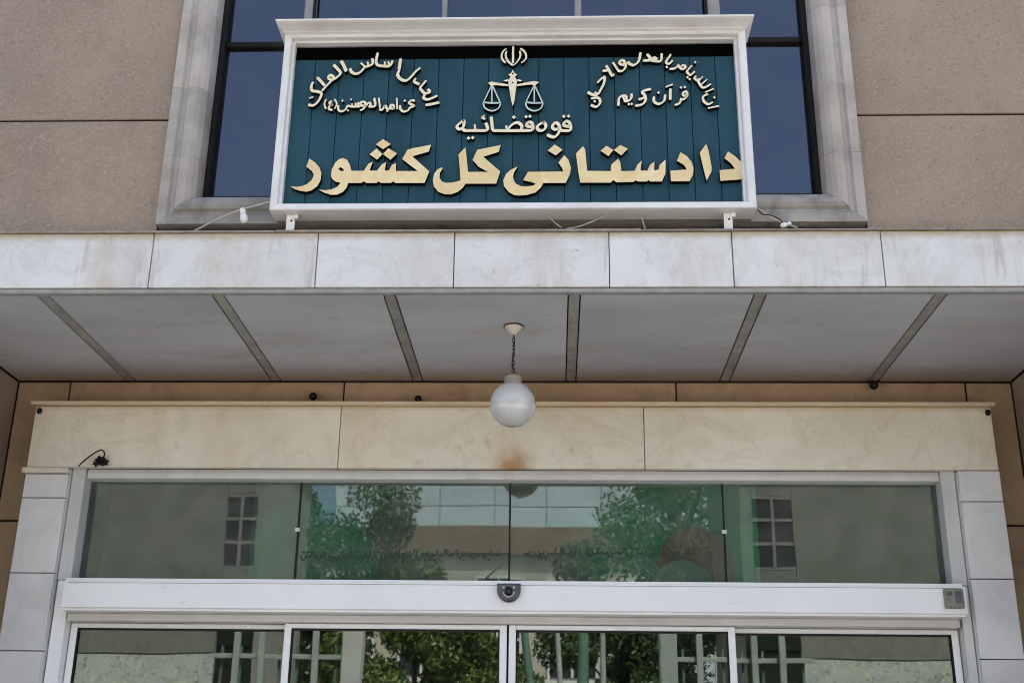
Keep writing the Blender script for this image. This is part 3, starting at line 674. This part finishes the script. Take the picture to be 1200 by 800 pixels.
pen('letter', [[(532,532),(534,570),(508,604),(452,612)], [(480,600),(476,560),(436,556),(404,582),(396,660)], [(440,560),(470,612)], (.8, [(506,642)]), (.8, [(536,640)])], 680, 50, K, 32, S)
# emblem with scales
em = pen('emblem', [(1.1, [(412,84),(411,170),(410,262)]), [(344,132),(334,180),(356,236),(408,284)], [(480,132),(488,180),(462,236),(414,284)], [(342,106),(304,142),(292,196),(310,234),(336,256)], [(486,106),(532,142),(548,196),(528,234),(496,256)]], 555, 45, K, 24, S, mats=('letter_pale', 'letter_side'))
em['label'] = 'cream tulip emblem over a pair of scales at the top middle'
def epoly(name, lp, m_='letter_pale'):
    return solid([trace(q, 555, 45, K, YP-.020) for q in lp], YP-.020, .019, name, [m_, 'letter_side'], em)
epoly('sword', [[(362,470),(366,430),(384,404),(362,378),(392,362),(408,326),(424,362),(454,378),(430,404),(448,430),(450,470),(424,660),(408,706),(394,660)], [(398,368),(408,356),(420,368),(408,382)], [(398,462),(408,452),(418,462),(408,474)]])
epoly('beam', [[(148,462),(190,452),(240,462),(362,480),(362,500),(240,490),(206,492),(176,494)]]); epoly('beam', [[(452,480),(560,458),(632,446),(684,458),(640,492),(600,482),(560,486),(452,500)]])
epoly('wing', [[(308,440),(362,426),(366,446),(330,452)]]); epoly('wing', [[(452,446),(456,426),(508,438),(486,452)]])
for cx in (190, 632):
    pen('scale_pan', [[(cx-2,490),(cx-50,590),(cx-88,668)], [(cx,490),(cx,600),(cx,664)], [(cx+4,490),(cx+50,590),(cx+90,676)], (1.15, [(cx-90,668),(cx-72,726),(cx-2,756),(cx+66,732),(cx+92,676)]), (1.3, [(cx-78,668),(cx,674),(cx+80,672)])], 555, 45, K, 17, em, mats=('pan_pale', 'letter_side'))

# ------------------------------------------------------------------ pendant globe lamp
lp = at(602, 382, 5); k_ = (ZS-CZ)/(lp.z-CZ); LX, LY = lp.x*k_, 5*k_
Lm = thing('pendant_lamp', 'white glass globe lamp hanging on a chain under the canopy', 'lamp', (LX, LY, ZS))
lathe('ceiling_cup', 'cream_metal', [(0, 0), (.037, 0), (.038, -.006), (.034, -.010), (.024, -.020), (.012, -.033), (.006, -.038), (0, -.039)], (LX, LY, ZS-.0005), Lm, 24)
lathe('cup_rim', 'chain_metal', [(.0385, -.001), (.0415, -.001), (.0415, -.006), (.0385, -.006)], (LX, LY, ZS-.0003), Lm, 24)
cap_z = at(601, 441, LY).z; gc = at(601, 474, LY)
GR = 27.2/F*(fwd.dot(Vector((gc.x, gc.y, gc.z-CZ))))
bm = bmesh.new(); z = ZS-.036; k = 0
while z > cap_z + .008:
    ring = []
    for a in range(13):
        t = 2*math.pi*a/12; dx, dz_ = .0055*math.cos(t), .0105*math.sin(t)
        ring.append((LX + (dx if k % 2 else 0), LY + (0 if k % 2 else dx), z - .0095 + dz_))
    tube(bm, ring, .0018, 5, False); z -= .0165; k += 1
done(bm, 'chain', 'chain_metal', Lm, smooth=True)
tubes('cord', 'chain_metal', [(spline([(LX, LY, ZS-.035), (LX+.004, LY, (ZS+cap_z)/2 + .02), (LX-.005, LY+.003, cap_z+.05), (LX+.006, LY, cap_z+.02), (LX, LY, cap_z)]), .0028)], Lm)
gz = gc.z
lathe('gallery', 'flashing', [(0, cap_z-gz+.004), (.028, cap_z-gz+.002), (.036, cap_z-gz-.004), (.037, GR*.90), (.034, GR*.90-.005), (0, GR*.86)], (LX, LY, gz), Lm, 24)
prof = [(GR*math.sin(t), GR*math.cos(t)) for t in [.36 + (math.pi-.36)*i/24 for i in range(25)]]
lathe('globe', 'opal_glass', prof, (LX, LY, gz), Lm, 40)
lathe('bottom_finial', 'grey_trim', [(0, .004), (.016, .002), (.012, -.004), (0, -.006)], (LX-.008, LY-.012, gz-GR+.003), Lm, 12)

# ------------------------------------------------------------------ bulbs and cables by the sign
def bulb(name, label, arm, base, axis, size):
    t = thing(name, label, 'lamp', base, 'bare bulbs at the sign corners')
    tubes('arm', 'cable_grey', [(spline(arm), .0042)], t)
    q = Vector(axis).normalized().to_track_quat('Z', 'Y').to_matrix().to_4x4(); q.translation = Vector(base)
    for nm, mt_, pr in (('socket', 'white_plastic', [(0, -.010), (.010, -.010), (.013, -.004), (.013, .016), (.009, .020), (0, .020)]),
                        ('bulb', 'white_plastic', [(0, .0205), (.010, .021), (.016, .028), (.0175, .040), (.0165, .056), (.011, .066), (0, .069)])):
        o = lathe(nm, mt_, [(r*size, z*size) for r, z in pr], (0, 0, 0), t, 16); o.data.transform(q)
p0, p1, p2 = at(227, 271, 4.33), at(282, 246, 4.29), at(319, 236, 4.27)
bulb('floodlight_bulb', 'small white bulb on a thin arm left of the sign', [p0, (p0+p1)/2 + Vector((0, 0, .004)), p1, p2], at(284.5, 247, 4.285), (.28, -.2, -1), .92)
p0, p1, p2 = at(887, 244, 4.27), at(906, 256, 4.27), at(934, 267, 4.30)
bulb('floodlight_bulb', 'small white bulb lying on the canopy edge right of the sign', [p0, p1, p2], at(925, 262, 4.27), (-1, -.3, -.45), .6)
tag(tubes('cable', 'black_plastic', [(spline([at(888, 245, 4.262), at(893, 251, 4.26), at(902, 252, 4.26), at(915, 258, 4.27), at(921, 268, 4.28)]), .0022)]), 'thin black cable looping from the lower right sign corner', 'cable')
tag(tubes('cable', 'cable_grey', [(spline([at(639, 249, 4.28), at(648, 259, 4.26), at(658, 267, 4.255)]), .0022)]), 'short grey cable slanting right under the middle of the sign', 'cable', 'cables under the sign')
tag(tubes('cable', 'cable_grey', [(spline([at(718, 248, 4.28), at(700, 257, 4.26), at(680, 265, 4.255), at(664, 268, 4.255)]), .0026)]), 'longer grey cable sloping down to the left under the sign', 'cable', 'cables under the sign')
tag(tubes('cable', 'cable_grey', [(spline([at(749, 247, 4.28), at(753, 258, 4.26), at(756, 268, 4.255)]), .0026)]), 'short upright grey cable under the right half of the sign', 'cable', 'cables under the sign')
# loose cable on the door post
t = thing('loose_cable', 'bent black cable end sticking up above the left door post', 'cable', at(110, 545, 5.10))
tubes('wire', 'black_plastic', [(spline([at(92, 546, 5.12), at(98, 540, 5.10), at(110, 531, 5.09), at(119, 527, 5.09), at(122.5, 531, 5.09), at(121, 537, 5.10), at(119, 545, 5.12)]), .0032)], t)
bm = bmesh.new()
for k in range(7):
    a = at(119 + random.uniform(-3, 3), 542 + random.uniform(-4, 3), 5.12)
    tube(bm, [a, a + Vector((random.uniform(-.03, .03), -.012, random.uniform(-.015, .025))), a + Vector((random.uniform(-.03, .035), 0, random.uniform(-.02, .02)))], .0062, 6)
done(bm, 'tape_knot', 'black_plastic', t, smooth=True)

# ------------------------------------------------------------------ banner inside the transom
bn = thing('banner', 'green and pale printed banner hung behind the transom glass', 'banner', (-.1, 5.30, 2.40))
box('sheet', 'banner_print', -1.36, .90, 5.290, 5.293, 2.32, 2.90, bn)
wl_ = thing('window_lettering', 'dark green Persian lettering stuck along the lower transom glass', 'lettering', (-.2, 5.25, 2.45))
def script(n, seed):
    rg = random.Random(seed); words = []; x = 0.0
    for i in range(n):
        st = []
        for q in range(rg.choice((2, 3, 3))):
            dx = rg.uniform(10, 18); h = rg.choice((6, 8, 16, 20)); kind = rg.random()
            if kind < .5: st.append([(x+dx+2, -h), (x+dx, -3), (x+dx*.5, 1), (x-1, 0)])
            elif kind < .8: st.append([(x+dx, -6), (x+dx-1, 4), (x+dx*.5, 10), (x+2, 4), (x+1, -3)])
            else: st.append([(x+dx, -17), (x+dx-2, 3)])
            if rg.random() < .5: st.append((1.3, [(x+dx*.5, -14 if rg.random() < .6 else 15)]))
            x += dx
        words.append(st); x += rg.uniform(3, 7)
    return words
for ox, oy, n, sd_ in ((352, 652, 8, 6), (478, 650, 7, 9), (614, 648, 12, 3)):
    for word in script(n, sd_):
        pen('lettering', word, ox, oy, 2.6, 4.4, wl_, depth=.0006, mats=('ink', 'ink'), Y=5.2535)

# ------------------------------------------------------------------ across the street (seen mirrored in the glass)
def mir(u, v, Y, ym=5.22):
    p = at(u, v, 2*ym - Y); return Vector((p.x, Y, p.z))
def gatehouse(side, label):
    YG = -3.2
    xo, xi = (mir(70, 700, YG).x, mir(300, 700, YG).x) if side < 0 else (mir(1130, 700, YG).x, mir(872, 700, YG).x)
    a, b = min(xo, xi), max(xo, xi); H = 5.4
    t = thing('gatehouse', label, 'building', ((a+b)/2, YG-1, 0), 'gatehouses facing the entrance')
    boxes('wall', 'concrete', [(a, b, YG-2.6, YG-.031, 0, H)], t)
    wx0, wx1 = (mir(262, 640, YG).x, mir(297, 640, YG).x) if side < 0 else (mir(884, 640, YG).x, mir(932, 640, YG).x)
    wz0, wz1 = mir(600, 684, YG).z, mir(600, 598, YG).z
    cols = [a, wx0] if side > 0 else [wx1, b]
    body = [(wx1, b)] if side > 0 else [(a, wx0)]
    zs = [0, 1.5, mir(600, 768, YG).z, H]
    for x0, x1 in body:
        n = 1; xs_ = [x0 + (x1-x0)*i/n for i in range(n+1)]
        for p, q in zip(xs_, xs_[1:]):
            for c, d in zip(zs, zs[1:]): box('stone_slab', 'gate_stone' if c > 2 else 'gate_marble', p+.006, q-.006, YG-.03, YG, c+.008, d-.008, t)
    for c, d in ((wz0-.35, wz0), (wz1, H)): box('stone_slab', 'gate_stone', wx0+.002, wx1-.002, YG-.03, YG, c+.008, d-.008, t)
    box('stone_slab', 'gate_stone', min(cols)+.006, max(cols)-.006, YG-.03, YG, wz0-.342, H-.008, t)
    pg = box('passage_shade_sheet', 'passage_shade', min(min(cols), wx0)+.006, max(max(cols), wx1)-.006, YG-.03, YG-.012, .02, wz0-.36, t)  # dark sheet added in place of the open passage's shade
    for q in range(4): zq = .3 + (wz0-1)*q/3; box('shade_sheet_rail', 'passage_shade', min(min(cols), wx0)+.02, max(max(cols), wx1)-.02, YG-.0115, YG+.01, zq, zq+.06, pg)
    wn = box('window', 'far_glass', wx0, wx1, YG-.030, YG-.022, wz0, wz1, t)
    bars = [(wx0, wx1, YG-.02, YG, wz0, wz0+.03), (wx0, wx1, YG-.02, YG, wz1-.03, wz1)]
    for k in range(3):
        x = wx0 + (wx1-wx0)*(k+.5)/3; 
        if k == 1: bars.append((x-.018, x+.018, YG-.02, YG+.005, wz0+.03, wz1-.03))
    for k in (1, 2): zc = wz0 + (wz1-wz0)*k/3; bars.append((wx0, wx1, YG-.019, YG-.001, zc-.018, zc+.018))
    boxes('window_bars', 'grey_frame', bars, wn)
    box('parapet', 'far_trim', a-.08, b+.08, YG-2.7, YG+.08, H, H+.18, t)
gatehouse(-1, 'stone-clad gatehouse mirrored at the left end of the door glass')
gatehouse(1, 'stone-clad gatehouse mirrored at the right end of the door glass')
def fence(us, uend, label):
    YG = -1.7
    t = thing('railing_fence', label, 'fence', (mir(us[0], 760, YG).x, YG, 0), 'railing fences facing the entrance')
    zt, zr = mir(600, 742, YG).z, mir(600, 770, YG).z
    for u in us:
        x = mir(u, 770, YG).x; box('post', 'fence_paint', x-.03, x+.03, YG-.03, YG+.03, 0, zt, t, .004)
    x0, x1 = mir(uend[0], 770, YG).x, mir(uend[1], 770, YG).x
    for z in (zr, zr-.9, .35): box('rail', 'fence_paint', x0, x1, YG-.075, YG-.031, z-.022, z+.022, t, .003)
    n = 7
    for k in range(n):
        x = x0 + (x1-x0)*(k+.5)/n; box('picket', 'green_paint', x-.012, x+.012, YG-.10, YG-.076, .1, zr+.10, t)
fence((820, 885, 918), (789, 956), 'painted post-and-rail fence mirrored in the right-hand doors')
fence((275, 305, 370), (244, 404), 'painted post-and-rail fence mirrored in the left-hand doors')
for u, mt_, wd, lb in ((782, 'fence_paint', .085, 'pale green gate pillar mirrored in the right sliding leaf'), (414, 'far_trim', .10, 'pale gate pillar mirrored in the left sliding leaf')):
    x = mir(u, 770, -1.8).x
    t = thing('gate_pillar', lb, 'pillar', (x, -1.8, 0), 'gate pillars facing the entrance')
    box('shaft', mt_, x-wd, x+wd, -1.8-wd, -1.8+wd, .12, 3.30, t, .01); box('base', 'concrete', x-wd-.05, x+wd+.05, -1.85-wd, -1.75+wd, 0, .12, t, .01); box('cap', mt_, x-wd-.03, x+wd+.03, -1.83-wd, -1.77+wd, 3.301, 3.36, t, .01)
for k, (u, v2, mt_, r) in enumerate(((614, 622, 'green_paint', .05), (653, 656, 'fence_paint', .035), (683, 683, 'green_paint', .07), (705, 706, 'fence_paint', .035))):
    a = mir(u, 735, -4.5); c = mir(v2, 800, -4.5)
    t = thing('street_pole', ('green pole beside the middle of the glass doors reflection, first from left', 'thin pale pole mirrored beside the white-framed window', 'thick green pole mirrored in the right sliding leaf', 'thin pale pole mirrored right of the thick green pole')[k], 'pole', (c.x, c.y, 0), 'street poles facing the entrance')
    top = a + (a-c)*.15
    tubes('shaft', mt_, [([Vector((c.x, c.y, 0)), c, a, top], [r, r, r*.9, r*.85])], t); lathe('base_plate', 'concrete', [(0, .05), (r*2.2, .05), (r*2.4, 0), (0, 0)], (c.x, c.y, 0), t, 16); lathe('cap', mt_, [(0, .05), (r*.8, .02), (r, 0), (0, 0)], top, t, 12)

mat('roof_tile', (.16, .10, .07), (.23, .15, .10), scale=3, rough=.8)
def facade(name, label, x0, x1, Y, H, floors, ncol, mt_, depth=8, group=None):
    t = thing(name, label, 'building', ((x0+x1)/2, Y-depth/2, 0), group)
    box('wall', mt_, x0, x1, Y-depth, Y, 0, H, t); box('roof', 'roof_tile', x0-.2, x1+.2, Y-depth-.2, Y+.25, H+.002, H+.8, t)
    fw = (x1-x0)/ncol; fh = H/floors; gme = fme = None
    for i in range(ncol):
        for j in range(floors):
            cx, cz = x0 + fw*(i+.5), fh*(j+.52)
            if gme is None:
                o = box('window', 'far_glass', -fw*.3, fw*.3, .0, .05, -fh*.28, fh*.28, t)
                q = boxes('window_frame', 'far_trim', [(-fw*.3-.08, -fw*.3, .0, .12, -fh*.3, fh*.3), (fw*.3, fw*.3+.08, .0, .12, -fh*.3, fh*.3), (-fw*.3, fw*.3, .0, .12, fh*.28, fh*.3), (-fw*.3-.15, fw*.3+.15, .0, .2, -fh*.33, -fh*.301), (-.04, .04, .05, .10, -fh*.28, fh*.28), (-fw*.3, -.04, .05, .10, -.04, .04), (.04, fw*.3, .05, .10, -.04, .04)], o)
                gme, fme = o.data, q.data
            else:
                o = bpy.data.objects.new('window', gme); C.objects.link(o); o.parent = t; o.matrix_parent_inverse = Matrix.Translation(t.location).inverted()
                q = bpy.data.objects.new('window_frame', fme); C.objects.link(q); q.parent = o
            o.location = (cx, Y, cz)
    return t
facade('street_building', 'cream street building with white framed windows mirrored low in the glass', mir(200, 700, -26).x, mir(800, 700, -26).x, -26, 7.6, 2, 7, 'far_cream')
pb_x0, pb_x1 = mir(385, 700, -48).x, mir(900, 700, -48).x
pb = thing('street_building', 'tall pale grey-blue building mirrored behind the cream one', 'building', ((pb_x0+pb_x1)/2, -52, 0))
box('wall', 'concrete', pb_x0, pb_x1, -56, -48.06, 0, 27, pb); box('roof_parapet', 'far_trim', pb_x0-.2, pb_x1+.2, -56.2, -47.8, 27.002, 27.5, pb)
for i in range(8):
    for j in range(6):
        dx = (pb_x1-pb_x0)/8; box('cladding_panel', 'far_pale', pb_x0+dx*i+.03, pb_x0+dx*(i+1)-.03, -48.05, -48, 27/6*j+.03, 27/6*(j+1)-.03, pb)

# trees
def tree(name, label, x, y, h, crown_r, crown_h, nleaf, lm, seed, group='street trees facing the entrance'):
    rg = random.Random(seed)
    t = thing(name, label, 'tree', (x, y, 0), group)
    bm = bmesh.new(); cb = h - crown_h; top = Vector((x + rg.uniform(-.2, .2), y, h*.8))
    tube(bm, spline([(x, y, 0), (x+.05, y+.03, cb*.6), (x-.05, y, cb), tuple(top)], 4), [.045*h**.65*(1 - .75*i/12) for i in range(13)], 8)
    tips = []
    for k in range(9):
        a = rg.uniform(0, 6.28); z0 = rg.uniform(cb*.8, h*.7); r = crown_r*rg.uniform(.5, .9)
        s0 = Vector((x, y, z0)); e = s0 + Vector((math.cos(a)*r, math.sin(a)*r, rg.uniform(.3, .9)*crown_h*.5))
        tube(bm, spline([s0, s0.lerp(e, .5) + Vector((0, 0, .15)), e], 3), [.014*h**.7*(1 - .8*i/6) for i in range(7)], 6); tips.append(e)
    done(bm, 'trunk', 'bark', t, smooth=True)
    cl = []
    for k in range(46):
        while True:
            v = Vector((rg.uniform(-1, 1), rg.uniform(-1, 1), rg.uniform(-1, 1)))
            if .25 < v.length < 1: break
        cl.append((Vector((x + v.x*crown_r, y + v.y*crown_r, cb + crown_h*.5 + v.z*crown_h*.5)), rg.uniform(.22, .5)*crown_r*.62))
    V = []; Fc = []
    for i in range(nleaf):
        c, r = rg.choice(cl); d = Vector((rg.gauss(0, 1), rg.gauss(0, 1), rg.gauss(0, .8)))
        p = c + d.normalized()*r*rg.random()**.4
        s = rg.uniform(.022, .050); a = Vector((rg.gauss(0, 1), rg.gauss(0, 1), rg.gauss(0, .6))).normalized(); b = a.orthogonal().normalized()
        b.rotate(Matrix.Rotation(rg.uniform(0, 6.28), 3, a)); q = a.cross(b)
        n = len(V); V += [p - b*s*1.2, p + q*s*.55, p + b*s*1.2, p - q*s*.55]; Fc.append((n, n+1, n+2, n+3))
    me = bpy.data.meshes.new('crown'); me.from_pydata([tuple(v) for v in V], [], Fc); me.update(); link('crown', me, lm, t)
for k, (u, Y, h, cr, ch, nl, lm, lb) in enumerate((
    (330, -7.5, 8.0, 1.9, 5.6, 44000, 'leaf_dark', 'tall leafy tree mirrored in the left half of the transom'),
    (500, -6.0, 4.3, 1.35, 2.9, 34000, 'leaf', 'low sunlit tree mirrored in the left sliding leaf'),
    (790, -7.5, 8.2, 2.1, 5.8, 44000, 'leaf_dark', 'tall leafy tree mirrored in the right half of the transom'),
    (735, -6.4, 4.0, .95, 2.6, 26000, 'leaf_dark', 'low dark tree mirrored in the right sliding leaf'),
    (120, -5.8, 6.8, 1.4, 4.6, 26000, 'leaf', 'leafy tree at the far left behind the gatehouse'),
    (1090, -8.0, 8.0, 1.9, 5.0, 26000, 'leaf_dark', 'leafy tree at the far right behind the gatehouse'))):
    tree('street_tree', lb, mir(u, 700, Y).x, Y, h, cr, ch, nl, lm, 20+k)
